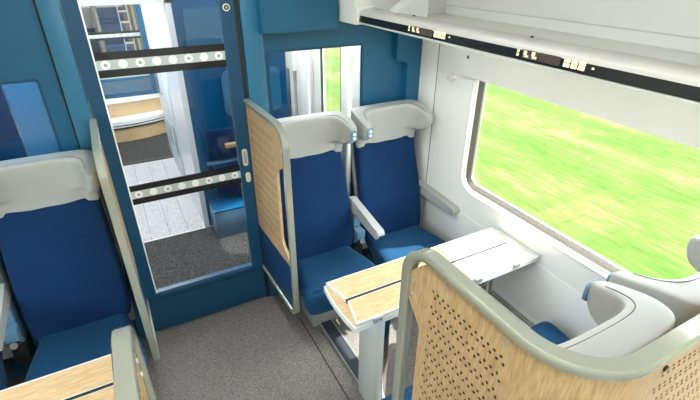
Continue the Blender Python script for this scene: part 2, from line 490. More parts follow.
# glass door leaf
door = empty('door_1', (0.23, YF, 0), label='sliding glass door in a dark blue frame with two dotted warning bands', **ST)
def dpart(o, par=None):
    o.parent = par or door
    if par is None: o.matrix_parent_inverse = Matrix.Translation((-0.23, -YF, 0))
    return o
GX0, GX1, GZ0, GZ1 = -0.061, 0.512, 0.292, 1.985
df = dpart(plate_obj('frame', [[(DX0 + 0.003, 0.012), (0.578, 0.012), (0.578, 2.045), (DX0 + 0.003, 2.045)], rrect(GX0, GZ0, GX1, GZ1, 0.006, 3)], YF - 0.012, YF + 0.022, XZ, 'blue_dark'))
dpart(plate_obj('bottom_panel', [rrect(-0.055, 0.05, 0.505, 0.235, 0.006, 3)], YF - 0.018, YF - 0.012, XZ, 'blue_dark'))
bm = bmesh.new(); plate(bm, [rrect(-0.062, 0.043, 0.512, 0.242, 0.008, 3), rrect(-0.052, 0.053, 0.502, 0.232, 0.006, 3)], YF - 0.021, YF - 0.012, XZ)
dpart(link('panel_rim', bm, 'blue_dark'))
dpart(bx('bottom_rail', (DX0 + 0.003, YF - 0.020, 0.252), (0.578, YF - 0.012, 0.286), 'blue_dark', bevel=0.004))
dpart(bx('edge_strip', (GX0 - 0.002, YF - 0.014, GZ0), (GX0 + 0.004, YF + 0.0, GZ1), 'dot'))
dpart(bx('pane', (GX0 - 0.003, YF + 0.002, GZ0 - 0.003), (GX1 + 0.003, YF + 0.010, GZ1 + 0.003), 'glass_door'))
dpart(bx('seal', (0.579, YF - 0.010, 0.0), (0.599, YF + 0.02, 2.05), 'black'))
for zc in (1.578, 0.926):
    h = 0.021
    b0 = dpart(bx('warning_band', (GX0 + 0.004, YF + 0.0005, zc - h), (GX1, YF + 0.002, zc + h), 'film'))
    for s in (-1, 1):
        z = zc + s * (h + 0.017)
        dpart(bx('dark_band', (GX0 + 0.004, YF + 0.0005, z - 0.017), (GX1, YF + 0.002, z + 0.017), 'black_gloss'))
    for i, kind in enumerate('esessese'):
        x = GX0 + 0.040 + i * 0.0715
        cyl_obj('dot', (x, YF - 0.0008, zc), (x, YF + 0.0005, zc), 0.0195, 'dot', None, 20).parent = b0
        if kind == 'e':
            cyl_obj('dot_centre', (x, YF - 0.0016, zc), (x, YF - 0.0008, zc), 0.0075, 'ring', None, 14).parent = b0
    b0.matrix_parent_inverse = Matrix.Translation((-0.23, -YF, 0))
def oval(name, x, z, w, h, m):
    bm = bmesh.new(); plate(bm, [rrect(x - w, z - h, x + w, z + h, w * 0.98, 6)], YF - 0.017, YF - 0.011, XZ)
    return dpart(link(name, bm, m, None))
ph = oval('door_pull', 0.546, 1.028, 0.0145, 0.050, 'cream')
bm = bmesh.new(); plate(bm, [rrect(0.5375, 0.990, 0.5545, 1.066, 0.008, 5)], YF - 0.0185, YF - 0.0165, XZ)
dpart(link('pull_recess', bm, 'shell'))
oval('door_button', 0.551, 0.905, 0.0135, 0.030, 'cream')
bm = bmesh.new(); cyl(bm, (0.541, YF - 0.012, 1.796), (0.541, YF - 0.017, 1.796), 0.017, 20); lk = dpart(link('lock_disc', bm, 'white_gloss', smooth=40))
bm = bmesh.new(); cyl(bm, (0.541, YF - 0.017, 1.796), (0.541, YF - 0.0185, 1.796), 0.012, 18); dpart(link('lock_ring', bm, 'black', smooth=40))
bm = bmesh.new(); cyl(bm, (0.541, YF - 0.0185, 1.796), (0.541, YF - 0.020, 1.796), 0.006, 12); dpart(link('lock_core', bm, 'chrome', smooth=40))

# ------------------------------------------------------------------ vestibule and the room beyond the glass door
tag(bx('floor_vestibule', (XL, YF + 0.03, -0.06), (1.76, 3.335, 0.0), 'carpet_dark'), 'dark speckled entrance mat behind the glass door', **ST)
fl = tag(bx('floor_corridor', (-0.62, 3.335, -0.06), (1.76, 5.02, -0.004), 'black'), 'pale grey plank floor of the corridor', **ST)
for i in range(8):
    x = -0.60 + i * 0.145
    bx('plank', (x, 3.338, -0.004), (x + 0.142, 5.02, 0.0), 'plank', fl)
bx('threshold', (-0.62, 3.325, -0.002), (1.3, 3.338, 0.004), 'alu', fl)
tag(bx('floor_bistro', (-1.2, 5.02, -0.06), (1.76, 6.3, 0.0), 'carpet_dark'), 'dark carpet in front of the curved counter', **ST)
tag(bx('trim_7', (-1.2, 5.015, 0.0), (0.52, 5.09, 0.006), 'black'), 'black edge strip of the dark carpet', **ST)
tag(bx('floor_far', (-1.2, 6.3, -0.06), (1.76, 11.0, 0.0), 'plank'), 'pale floor of the next saloon', **ST)
tag(bx('ceiling_vestibule', (XL - 0.1, YF + 0.03, ZC), (1.8, 11.0, ZC + 0.05), 'white'), 'white ceiling over vestibule and corridor', **ST)
tag(bx('wall_far', (-1.3, 11.0, -0.05), (1.8, 11.05, ZC), 'gasket'), 'far end wall of the next saloon', **ST)
# left side of the vestibule
tag(bx('wall_vestibule_left', (XL - 0.07, YF + 0.03, 0), (XL - 0.02, 3.4, ZC), 'blue_bright'), 'blue side wall at the left of the vestibule', **ST)
tag(bx('wall_cabin', (XL - 0.02, 3.36, 0), (-0.62, 3.42, ZC), 'blue_bright'), 'blue cabin wall seen through the left partition window', **ST)
tag(bx('wall_corridor_left', (-0.70, 3.42, 0), (-0.62, 6.3, ZC), 'blue'), 'blue left wall of the corridor', **ST)
tag(bx('trim_8', (-0.62, 3.34, 1.737), (0.45, 3.44, ZC), 'white_gloss'), 'white lintel above the corridor entrance', **ST)
# white corridor wall on the right, its narrow end towards the door
cw = tag(bx('wall_corridor', (0.400, 3.34, 0), (0.440, 5.25, ZC), 'white_gloss'), 'white corridor wall seen through the glass door', **ST)
bx('door_leaf', (0.392, 4.10, 0.02), (0.400, 4.85, 1.95), 'white', cw, 0.003)
bx('sign', (0.389, 4.18, 0.32), (0.392, 4.36, 0.60), 'ring', cw)
bx('sign', (0.389, 4.55, 0.30), (0.392, 4.80, 0.52), 'ring', cw)
bm = bmesh.new(); sweep(bm, [(0.392, 4.72, 0.80), (0.372, 4.72, 0.82), (0.372, 4.72, 1.02), (0.392, 4.72, 1.04)], circ(0.008, 8), (0, 1, 0))
link('handle', bm, 'chrome', cw, 40)
# blue cabin front on the right
tag(bx('wall_cabin_right', (0.440, 3.34, 0), (1.21, 3.40, ZC), 'blue_bright'), 'bright blue cabin front right of the white corridor wall', **ST)
tag(plate_obj('trim_10', [rrect(0.50, 1.44, 1.18, 1.70, 0.03)], 3.31, 3.34, XZ, 'blue'), 'raised hatch high on the blue cabin front', **ST)
tag(plate_obj('trim_11', [rrect(0.70, 0.93, 1.15, 1.27, 0.05)], 3.32, 3.34, XZ, 'blue_light'), 'rounded hatch on the blue cabin front', **ST)
# pedestal with tip-up seats
pd = empty('luggage_box', (0.75, 3.20, 0), label='pale blue box on the vestibule floor behind the glass door', cat='box')
bm = bmesh.new(); box(bm, (-0.29, -0.09, 0.0), (0.3, 0.138, 0.235), 0.006); link('body', bm, 'bluegrey', pd, 40)
bm = bmesh.new(); box(bm, (-0.295, -0.095, 0.235), (0.305, 0.138, 0.25), 0.005); link('lid', bm, 'blue_bright', pd, 40)
ts = empty('tip_up_seat', (0.72, 3.31, 0.30), label='navy folding seat on the blue cabin front behind the glass door', cat='seat')
bm = bmesh.new(); box(bm, (-0.20, -0.012, 0.30), (0.25, 0.028, 0.54), 0.01); link('backrest', bm, 'fabric', ts, 40)
bm = bmesh.new(); box(bm, (-0.19, -0.05, 0.02), (0.25, 0.028, 0.26), 0.012); link('cushion', bm, 'fabric', ts, 40)
bm = bmesh.new(); box(bm, (-0.22, -0.02, 0.26), (0.27, 0.028, 0.285), 0.004); link('rail', bm, 'bluegrey', ts, 40)
bm = bmesh.new(); box(bm, (-0.07, -0.06, 0.40), (0.10, -0.012, 0.43), 0.005); link('armrest', bm, 'wood_x', ts, 40)
# right side: coach wall with the entrance door, fittings in front of it
lp = [[(YF + 0.03, -0.05), (11, -0.05), (11, ZC), (YF + 0.03, ZC)], rrect(3.345, 0.62, 3.71, 1.75, 0.03), rrect(3.125, 0.62, 3.195, 1.75, 0.01), rrect(7.0, 0.8, 8.6, 1.5, 0.06), rrect(8.9, 0.8, 10.6, 1.5, 0.06)]
tag(plate_obj('wall_vestibule_right', lp, 1.70, 1.712, YZ, 'white'), 'white vestibule side wall with the entrance door window', **ST)
lp = [[(3.2, -0.05), (11, -0.05), (11, ZC), (3.2, ZC)], rrect(7.0, 0.8, 8.6, 1.5, 0.06), rrect(8.9, 0.8, 10.6, 1.5, 0.06)]
tag(plate_obj('wall_far_left', lp, -1.27, -1.21, YZ, 'white'), 'left side wall of the next saloon', **ST)
d2 = empty('door_2', (1.72, 3.5, 0), label='entrance door window showing grass through the partition window', **ST)
for nm, a, b, m in (('pane', (1.713, 3.32, 0.60), (1.719, 3.73, 1.76), 'glass'), ('pane', (1.713, 3.10, 0.60), (1.719, 3.22, 1.76), 'glass'),
                    ('seal', (1.692, 3.705, 0.60), (1.700, 3.745, 1.76), 'black'), ('seal', (1.694, 3.325, 0.60), (1.700, 3.348, 1.76), 'gasket'),
                    ('jamb', (1.688, 3.200, 0.0), (1.70, 3.320, ZC), 'white_gloss'), ('jamb', (1.688, 2.93, 0.0), (1.70, 3.12, ZC), 'white_gloss')):
    q = bx(nm, a, b, m); q.parent = d2; q.matrix_parent_inverse = Matrix.Translation((-1.72, -3.5, 0))
gr = empty('grab_rail', (1.60, 3.83, 0.45), label='white upright grab rail with brackets beside the entrance door', cat='rail')
bm = bmesh.new(); cyl(bm, (0, 0, 0), (0, 0, 1.2), 0.018, 14); link('bar', bm, 'white_gloss', gr, 40)
for z in (0.05, 1.15):
    bm = bmesh.new(); box(bm, (0.0, -0.012, z), (0.1, 0.012, z + 0.03)); link('bracket', bm, 'shell', gr)
sw = empty('control_cabinet', (1.60, 4.05, 0.35), label='white control cabinet with boxes seen through the partition window', cat='cabinet')
bm = bmesh.new(); box(bm, (-0.05, -0.13, 0), (0.10, 0.13, 1.45), 0.006); link('body', bm, 'white', sw, 40)
bm = bmesh.new(); box(bm, (-0.10, -0.10, 0.72), (-0.05, 0.08, 1.15), 0.006); link('switch_box', bm, 'white_gloss', sw, 40)
bm = bmesh.new(); box(bm, (-0.075, -0.06, 0.05), (-0.05, -0.03, 0.72), 0.004); link('conduit', bm, 'shell', sw, 40)
bm = bmesh.new(); box(bm, (-0.02, 0.132, 0), (0.10, 0.34, 1.5), 0.006); link('side_panel', bm, 'blue_dark', sw, 40)
bm = bmesh.new(); box(bm, (-0.11, -0.02, 0.95), (-0.10, 0.02, 1.0), 0.003); link('switch', bm, 'alu', sw, 40)

# curved counter
def arc_prism(name, m, yfront, z0, z1, par, bulge=0.16, x0=-0.58, x1=0.62, yb=6.09):
    n = 14; lp = []
    for i in range(n + 1):
        t = i / n; x = x0 + (x1 - x0) * t
        lp.append((x, yfront - bulge * (1 - (2 * t - 1) ** 2) + 0.05 * (2 * t - 1)))
    lp += [(x1, yb), (x0, yb)]
    bm = bmesh.new(); plate(bm, [lp], z0, z1, XY)
    for v in bm.verts: v.co -= Vector(par.location)
    return link(name, bm, m, par)
ct = empty('curved_counter', (0, 6.1, 0), label='curved oak and white counter across the corridor behind the glass door', cat='counter')
arc_prism('lower_front', 'wood_x', 5.96, 0.0, 0.165, ct)
arc_prism('black_line', 'black', 5.945, 0.165, 0.185, ct)
arc_prism('white_top', 'white_gloss', 5.935, 0.185, 0.262, ct)
arc_prism('trim_line', 'black', 5.932, 0.205, 0.215, ct)
arc_prism('upper_front', 'wood_x', 6.05, 0.262, 0.43, ct, 0.06)
arc_prism('upper_top', 'white_gloss', 6.04, 0.43, 0.47, ct, 0.06)
# end screen of the bistro: grille, glass with a dotted band, blue posts
es = empty('glass_screen', (0, 6.2, 0.47), label='far glass screen with dotted band and louvre grille above the curved counter', cat='screen')
def ep(name, a, b, m, bev=0.0):
    bm = bmesh.new(); box(bm, tuple(p - q for p, q in zip(a, (0, 6.2, 0.47))), tuple(p - q for p, q in zip(b, (0, 6.2, 0.47))), bev)
    return link(name, bm, m, es)
ep('grille_frame', (-0.40, 6.17, 0.47), (0.405, 6.23, 0.50), 'blue')
ep('grille_frame', (-0.40, 6.17, 0.655), (0.405, 6.23, 0.69), 'blue')
for i in range(9): ep('louvre', (-0.40, 6.175, 0.503 + i * 0.017), (0.405, 6.215, 0.512 + i * 0.017), 'bluegrey')
ep('sill', (-0.40, 6.17, 0.69), (0.405, 6.23, 0.78), 'trimgrey')
ep('pane', (-0.40, 6.20, 0.78), (0.405, 6.206, 1.8), 'glass_door')
ep('dark_band', (-0.40, 6.190, 1.135), (0.405, 6.198, 1.225), 'black_gloss')
wb = ep('warning_band', (-0.40, 6.186, 1.16), (0.40, 6.190, 1.20), 'film')
for i in range(10):
    bm = bmesh.new(); x = -0.36 + i * 0.073; cyl(bm, (x, -0.017, 0.71), (x, -0.0145, 0.71), 0.016, 10); link('dot', bm, 'dot', wb)
ep('post', (0.405, 6.15, 0.47), (0.59, 6.25, 2.2), 'blue')
ep('dark_band', (0.59, 6.190, 1.135), (0.95, 6.198, 1.225), 'black_gloss')
ep('post', (-0.43, 6.15, 0.0), (-0.40, 6.25, 2.2), 'blue')
ep('kick_panel', (-0.40, 6.16, 0.0), (0.59, 6.24, 0.47), 'blue')
bm = bmesh.new(); cyl(bm, (0.47, -0.075, 0.02), (0.47, -0.075, 0.76), 0.02, 12); link('grab_bar', bm, 'chrome', es, 40)
# seats of the next saloon
def far_seat(x, y, label):
    t = empty('saloon_seat', (x, y, 0), label=label, cat='seat')
    for nm, a, b, m in (('cushion', (-0.22, -0.25, 0.36), (0.22, 0.2, 0.46), 'fabric_lit'), ('backrest', (-0.22, 0.16, 0.44), (0.22, 0.27, 1.15), 'fabric'),
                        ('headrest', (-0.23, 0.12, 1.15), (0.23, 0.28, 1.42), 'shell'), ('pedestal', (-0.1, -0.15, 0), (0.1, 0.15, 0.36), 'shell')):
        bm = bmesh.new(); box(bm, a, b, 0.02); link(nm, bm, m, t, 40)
def far_screen(x, y, label):
    t = empty('saloon_divider', (x, y, 0.28), label=label, cat='screen')
    bm = bmesh.new(); box(bm, (-0.016, -0.25, 0), (0.016, 0.25, 1.25), 0.005); link('panel', bm, 'wood_v', t, 40)
    bm = bmesh.new(); sweep(bm, [(0, -0.27, 0), (0, -0.27, 1.27), (0, 0.25, 1.27)], circ(0.02, 8), (1, 0, 0)); link('rail', bm, 'tube', t, 40)
far_seat(-0.30, 7.1, 'blue seat left of the far aisle behind the glass screen')
far_seat(0.22, 10.2, 'blue seat in the middle distance behind the glass screen')
far_screen(-0.035, 7.0, 'oak divider left of the far aisle behind the glass screen')
far_screen(0.435, 7.0, 'oak divider right of the far aisle behind the glass screen')
fr_ = empty('magazine_rack', (0.31, 7.3, 0), label='pale wire shelf rack beside the right oak divider behind the glass screen', cat='rack')
for x in (-0.06, 0.06):
    bm = bmesh.new(); box(bm, (x - 0.008, -0.01, 0), (x + 0.008, 0.01, 1.6)); link('upright', bm, 'trimgrey', fr_)
for k in range(9):
    bm = bmesh.new(); box(bm, (-0.052, -0.008, 0.35 + k * 0.14), (0.052, 0.10, 0.365 + k * 0.14)); link('shelf', bm, 'cream', fr_)

# ------------------------------------------------------------------ overhead: cabinets, luggage rack, added lamps
bc = empty('blue_cabinet', (0.90, 2.24, 1.672), label='blue overhead cabinet on the partition above the small window', cat='cabinet')
bm = bmesh.new(); box(bm, (-0.213, -0.045, 0), (0.200, 0.03, 0.6), 0.004); link('body', bm, 'blue', bc, 40)
bm = bmesh.new(); plate(bm, [rrect(-0.208, 0.006, 0.195, 0.6, 0.004, 2)], -0.053, -0.0455, XZ); link('front_panel', bm, 'blue', bc)
wc = empty('white_cabinet', (1.40, 2.15, 1.70), label='white end cabinet closing the luggage rack at the partition', cat='cabinet')
bm = bmesh.new(); box(bm, (-0.290, -0.116, 0.012), (0.275, 0.12, 0.58), 0.008); link('body', bm, 'white', wc, 40)

lr = empty('luggage_rack', (1.125, 0.0, 1.717), label='long white luggage rack with a black display strip above the window', cat='rack')
Y0, Y1 = YB + 0.02, 2.030
def lsweep(name, prof, m, y0=Y0, y1=Y1, smooth=50):
    bm = bmesh.new(); loft(bm, [[(a, y0, b) for a, b in prof], [(a, y1, b) for a, b in prof]]); return link(name, bm, m, lr, smooth)
lsweep('shelf', [(0.02, 0.008), (0.55, 0.008), (0.55, 0.024), (0.02, 0.024)], 'white')
lsweep('lip', [(0.0, 0.0505), (0.004, 0.058), (0.012, 0.064), (0.024, 0.067), (0.085, 0.069), (0.094, 0.065), (0.094, 0.026), (0.008, 0.026)], 'lip')
ds = lsweep('display_strip', [(0.0, 0.012), (0.004, 0.050), (0.012, 0.050), (0.012, 0.012)], 'black_gloss', smooth=None)
lsweep('lower_bead', [(-0.002, 0.004), (-0.003, 0.0105), (0.03, 0.0115), (0.03, 0.002)], 'trimgrey')
bm = bmesh.new(); box(bm, (-0.012, Y1 - 0.016, 0.002), (0.10, Y1 + 0.002, 0.080), 0.006); link('end_cap', bm, 'white_gloss', lr, 40)
def disp(name, y0, y1, z0, z1, m, e=0.0015):
    # tilted like the strip front
    bm = bmesh.new()
    fx = lambda z: (z - 0.012) / 0.0345 * 0.004
    loft(bm, [[(fx(z0) - e, y0, z0), (fx(z0) - e, y1, z0), (fx(z0) + 0.003, y1, z0), (fx(z0) + 0.003, y0, z0)],
              [(fx(z1) - e, y0, z1), (fx(z1) - e, y1, z1), (fx(z1) + 0.003, y1, z1), (fx(z1) + 0.003, y0, z1)]])
    return link(name, bm, m, ds)
for y in (1.590, 1.000, 0.20, -0.5):
    disp('indicator', y - 0.004, y + 0.004, 0.022, 0.030, 'lit_dim', 0.0022); disp('indicator', y - 0.004, y + 0.004, 0.033, 0.041, 'lit_dim', 0.0022)
    disp('display_backing', y - 0.075, y - 0.016, 0.019, 0.044, 'brown')
    for k in (0, 1):
        c = y - 0.032 - k * 0.031
        disp('seat_symbol', c - 0.010, c + 0.006, 0.023, 0.029, 'lit', 0.0025); disp('seat_symbol', c - 0.002, c + 0.009, 0.029, 0.041, 'lit', 0.0025)
    disp('display_screen', y - 0.155, y - 0.078, 0.019, 0.044, 'brown')
    for k in range(3):
        for j in range(2):
            disp('number_cell', y - 0.235 + k * 0.024, y - 0.216 + k * 0.024, 0.021 + j * 0.012, 0.031 + j * 0.012, 'lit', 0.0025)
    disp('pilot_light', y - 0.262, y - 0.256, 0.029, 0.034, 'lit_dim', 0.0022)
for y in (1.69, 1.06, 0.40, -0.9):
    bm = bmesh.new(); cyl(bm, (0.05, y - 0.06, 0.072), (0.05, y - 0.06, 0.0765), 0.005, 10); link('screw', bm, 'black', lr)
bm = bmesh.new()
plate(bm, [[(0.085, 0.03), (0.25, 0.03), (0.25, 0.135), (0.19, 0.135), (0.085, 0.076)]], 1.80, 1.88, XZ)
link('bracket', bm, 'white_gloss', lr)
lx = tag(bx('wall_panel_left_rack', (XL, YB + 0.02, 1.70), (XL + 0.46, 2.085, 1.77), 'white', bevel=0.01), 'white left hand luggage rack', 'rack')
lx.name = 'luggage_shelf'

def rack_fill(x, label):  # unseen glowing strips, added to brighten the wall and pelmet
    t = empty('rack_fill', (x, 0, 1.69), label=label, cat='lamp')
    bm = bmesh.new(); box(bm, (-0.05, -2.1, -0.010), (0.05, 2.05, 0.006), 0.002); link('housing', bm, 'white', t)
    bm = bmesh.new(); box(bm, (-0.035, -2.08, -0.016), (0.035, 2.03, -0.010)); link('diffuser', bm, 'fill_soft', t)
rack_fill(1.36, 'slim unseen light strip added under the right luggage rack')
rack_fill(-0.87, 'slim unseen light strip added under the left luggage rack')
def lamp(x, y0, y1, label, mat='lamp'):  # lights out of view, added to brighten coach, vestibule and corridor
    t = empty('fill_light', (x, (y0 + y1) / 2, ZC), label=label, cat='lamp', group='added ceiling lamps')
    L = (y1 - y0) / 2
    bm = bmesh.new(); box(bm, (-0.14, -L, -0.03), (0.14, L, 0)); link('housing', bm, 'white', t)
    bm = bmesh.new(); box(bm, (-0.11, -L + 0.02, -0.095), (0.11, L - 0.02, -0.03), 0.02); link('diffuser', bm, mat, t, 40)
lamp(0.24, -2.0, 2.0, 'long unseen fill light added over the aisle')
lamp(0.1, 2.45, 3.25, 'unseen fill light added over the vestibule')
lamp(1.35, 2.9, 4.3, 'unseen fill light added by the entrance door', 'fill_bright')
lamp(-0.1, 3.6, 5.6, 'unseen fill light added over the corridor', 'fill_bright')
lamp(0.24, 6.6, 8.6, 'unseen fill light added over the next saloon')
lamp(-0.85, 2.45, 3.25, 'unseen fill light added at the left of the vestibule')
sp = bpy.data.lights.new('downlight', 'SPOT'); sp.energy = 420; sp.spot_size = math.radians(12); sp.spot_blend = 0.5; sp.shadow_soft_size = 0.03  # unseen spot added for the pale pool on the mat
so = bpy.data.objects.new('downlight', sp); COL.objects.link(so); so.location = (0.66, 3.0, ZC - 0.02)

# coat hook
hk = empty('coat_hook', (XR - 0.004, 1.905, 1.425), label='small round coat hook on the white wall left of the window', cat='hook')
bm = bmesh.new(); cyl(bm, (0.004, 0, 0), (-0.028, 0, 0), 0.013, 16, 0.016); link('stem', bm, 'white_gloss', hk, 40)
bm = bmesh.new(); cyl(bm, (-0.028, 0, 0.0), (-0.038, 0, 0.0), 0.021, 18, 0.017); link('knob', bm, 'trimgrey', hk, 40)

# heater along the wall foot
ht = empty('wall_heater', (1.63, 0.4, 0), label='grey metal heater duct along the foot of the white wall', cat='heater')
bm = bmesh.new(); box(bm, (-0.05, -1.9, 0.05), (0.05, 1.45, 0.30), 0.004); link('casing', bm, 'trimgrey', ht, 40)
bm = bmesh.new(); box(bm, (-0.04, -1.88, 0.30), (0.046, 1.43, 0.304)); link('grille_backing', bm, 'black', ht)
for k in range(5):
    bm = bmesh.new(); x = -0.04 + k * 0.0185; box(bm, (x, -1.88, 0.302), (x + 0.010, 1.43, 0.314)); link('grille_bar', bm, 'alu', ht)
bm = bmesh.new(); box(bm, (-0.04, -1.9, 0.0), (0.05, 1.45, 0.05)); link('plinth', bm, 'black', ht)

# ------------------------------------------------------------------ seats (built facing -y, origin on the floor under the cushion)
def face_y(z): return 0.025 + 0.235 * (z - 0.45)

def make_seat(inner, label):
    """inner = +1 / -1: which side of the seat meets its neighbour"""
    t = empty('train_seat', (0, 0, 0), label=label, cat='seat', group='blue train seats')
    # cushion
    rings = []
    for y, w, zt, zb in ((0.16, 0.17, 0.448, 0.36), (0.10, 0.178, 0.452, 0.34), (0.02, 0.188, 0.456, 0.33), (-0.08, 0.212, 0.462, 0.31), (-0.18, 0.232, 0.468, 0.295),
                         (-0.245, 0.240, 0.466, 0.285), (-0.285, 0.238, 0.445, 0.285), (-0.298, 0.234, 0.40, 0.29), (-0.295, 0.228, 0.33, 0.295)):
        h = zt - zb
        rings.append([(-w * 0.55, y, zt - 0.012), (0, y, zt - 0.016), (w * 0.55, y, zt - 0.012), (w * 0.88, y, zt - 0.001), (w, y, zt - h * 0.22), (w * 0.99, y, zb + h * 0.3),
                      (w * 0.90, y, zb), (0, y, zb), (-w * 0.90, y, zb), (-w * 0.99, y, zb + h * 0.3), (-w, y, zt - h * 0.22), (-w * 0.88, y, zt - 0.001)])
    bm = bmesh.new(); loft(bm, rings); link('cushion', bm, 'fabric_lit', t, 180, 2)
    # backrest
    rings = []
    for z, w, bul in ((0.40, 0.205, 0.0), (0.46, 0.215, 0.012), (0.55, 0.222, 0.020), (0.68, 0.222, 0.018), (0.82, 0.218, 0.010), (0.94, 0.212, 0.004), (1.02, 0.208, 0.0), (1.045, 0.207, 0.0)):
        f = face_y(z) - bul; d = 0.085
        rings.append([(-w * 0.6, f + 0.006, z), (0, f + 0.010, z), (w * 0.6, f + 0.006, z), (w * 0.9, f - 0.006, z), (w, f + 0.012, z), (w, f + d * 0.7, z),
                      (w * 0.9, f + d, z), (0, f + d, z), (-w * 0.9, f + d, z), (-w, f + d * 0.7, z), (-w, f + 0.012, z), (-w * 0.9, f - 0.006, z)])
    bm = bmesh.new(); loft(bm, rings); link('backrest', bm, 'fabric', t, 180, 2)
    # rear shell of the backrest
    bm = bmesh.new()
    loft(bm, [[(-w, face_y(z) + 0.075, z), (w, face_y(z) + 0.075, z), (w * 0.96, face_y(z) + 0.105, z), (-w * 0.96, face_y(z) + 0.105, z)] for z, w in ((0.34, 0.21), (0.7, 0.222), (1.03, 0.212))])
    link('back_shell', bm, 'shell', t, 40)
    # headrest: a U in plan with a broad rim, its wings reach forward and dip a little
    rings = []
    for z, w, p, th, ins in ((1.010, 0.206, 0.004, 0.055, 0), (1.022, 0.208, 0.005, 0.055, 0), (1.070, 0.214, 0.008, 0.055, 0), (1.086, 0.220, 0.030, 0.055, 0), (1.096, 0.228, 0.092, 0.052, 0), (1.106, 0.232, 0.118, 0.052, 0),
                             (1.145, 0.237, 0.134, 0.052, 0), (1.185, 0.239, 0.138, 0.054, 0), (1.222, 0.239, 0.134, 0.056, 0), (1.236, 0.238, 0.131, 0.057, 0.003), (1.241, 0.235, 0.126, 0.057, 0.009)):
        f = 0.168 - 0.012 * (z - 1.01) / 0.23 + ins; b = 0.243 + 0.012 * (z - 1.01) / 0.23 - ins; th -= ins
        k = max(0.0, (z - 1.10) / 0.14)
        e = min(0.022, p * 0.3)
        half_o = [(-w + 0.012, f - p - 0.006), (-w, f - p + e), (-w, f - p * 0.3 + 0.01), (-w + 0.002, b - 0.065), (-w + 0.018, b - 0.020), (-w + 0.065, b), (0, b + 0.003)]
        half_i = [(-w + th - 0.010, f - p - 0.006), (-w + th, f - p + e), (-w + th + 0.004, f - p * 0.45), (-w + th + 0.018, f - min(0.03, p * 0.25)), (-w + th + 0.048, f - min(0.005, p * 0.1)), (-w + th + 0.10, f), (0, f + 0.002)]
        out = half_o + [(-x, y) for x, y in reversed(half_o[:-1])]
        inn = half_i + [(-x, y) for x, y in reversed(half_i[:-1])]
        rings.append([(x, y, z - 0.30 * k * max(0.0, 0.165 - y)) for x, y in out + inn[::-1]])
    bm = bmesh.new(); loft(bm, rings, cap=False); bm.verts.ensure_lookup_table()
    n2 = len(rings[0])
    for base in (0, (len(rings) - 1) * n2):
        for q in range(n2 // 2 - 1):
            bm.faces.new([bm.verts[base + j] for j in (q, q + 1, n2 - 2 - q, n2 - 1 - q)])
    hr = link('headrest', bm, 'shell', t, 180, 2)
    bm = bmesh.new()
    sm = [(-0.196, 0.062), (-0.193, 0.105), (-0.182, 0.140), (-0.155, 0.168), (-0.10, 0.178), (0, 0.180)]
    sm = sm + [(-x, y) for x, y in reversed(sm[:-1])]
    for _ in range(2):                             # round the corners of the seam
        sm = [sm[0]] + [(p[0] + (q[0] - p[0]) * t_, p[1] + (q[1] - p[1]) * t_) for p, q in zip(sm, sm[1:]) for t_ in (0.25, 0.75)] + [sm[-1]]
    sweep(bm, [(x, y, 1.2392 - 0.27 * max(0.0, 0.165 - y)) for x, y in sm], circ(0.0013, 6), (0, 0, 1))
    link('seam', bm, 'gasket', hr, 60)
    # reading light panel on the inner wing's tip
    x = inner * 0.207; zc = 1.157; yv = 0.019
    bm = bmesh.new(); plate(bm, [rrect(x - 0.017, zc - 0.032, x + 0.017, zc + 0.028, 0.013, 4)], yv - 0.005, yv + 0.005, XZ)
    rl = link('reading_light', bm, 'bluegrey', t, 40)
    for dz in (-0.014, 0.010):
        bm = bmesh.new(); cyl(bm, (x, yv - 0.006, zc + dz), (x, yv - 0.009, zc + dz), 0.0085, 12); link('light_button', bm, 'dot', rl, 40)
    # pedestal
    bm = bmesh.new(); box(bm, (-0.13, -0.10, 0.0), (0.13, 0.10, 0.30), 0.01); link('pedestal', bm, 'shell', t, 40)
    bm = bmesh.new(); box(bm, (-0.19, -0.22, 0.27), (0.19, 0.14, 0.315), 0.01); link('seat_frame', bm, 'rail', t, 40)
    return t

def seat_extras(t, side):
    """shared armrest, hinge bracket and post between two seats, carried by the aisle seat"""
    x = side * 0.258
    bm = bmesh.new()
    plate(bm, [rpoly([(0.17, 0.700, 0.02), (0.13, 0.715, 0.02), (-0.205, 0.655, 0.015), (-0.222, 0.630, 0.012), (-0.20, 0.612, 0.012), (0.14, 0.635, 0.02)], 4)], x - 0.026, x + 0.026, YZ)
    bmesh.ops.bevel(bm, geom=[e for e in bm.edges if abs(e.verts[0].co.x - e.verts[1].co.x) < 1e-6 and len(e.link_faces) == 2 and e.calc_face_angle(0) > 0.8], offset=0.008, segments=2, affect='EDGES')
    link('armrest', bm, 'shell', t, 40)
    bm = bmesh.new(); box(bm, (x - 0.024, 0.06, 0.40), (x + 0.024, 0.17, 0.62), 0.008); link('armrest_post', bm, 'bluegrey', t, 40)
    bm = bmesh.new(); box(bm, (x - 0.028, 0.0, 0.475), (x + 0.028, 0.07, 0.535), 0.008); hb = link('hinge_block', bm, 'bluegrey', t, 40)
    bm = bmesh.new(); cyl(bm, (x, 0.02, 0.45), (x, -0.012, 0.468), 0.020, 16, 0.016); link('hinge_knob', bm, 'chrome', hb, 40)
    bm = bmesh.new(); box(bm, (x - 0.03, 0.03, 0.30), (x + 0.03, 0.14, 0.42), 0.008); link('lower_bracket', bm, 'black', t, 40)
    bm = bmesh.new(); box(bm, (x - 0.016, 0.175, 0.60), (x + 0.016, 0.24, 1.07), 0.008); link('back_strut', bm, 'alu', t, 40)

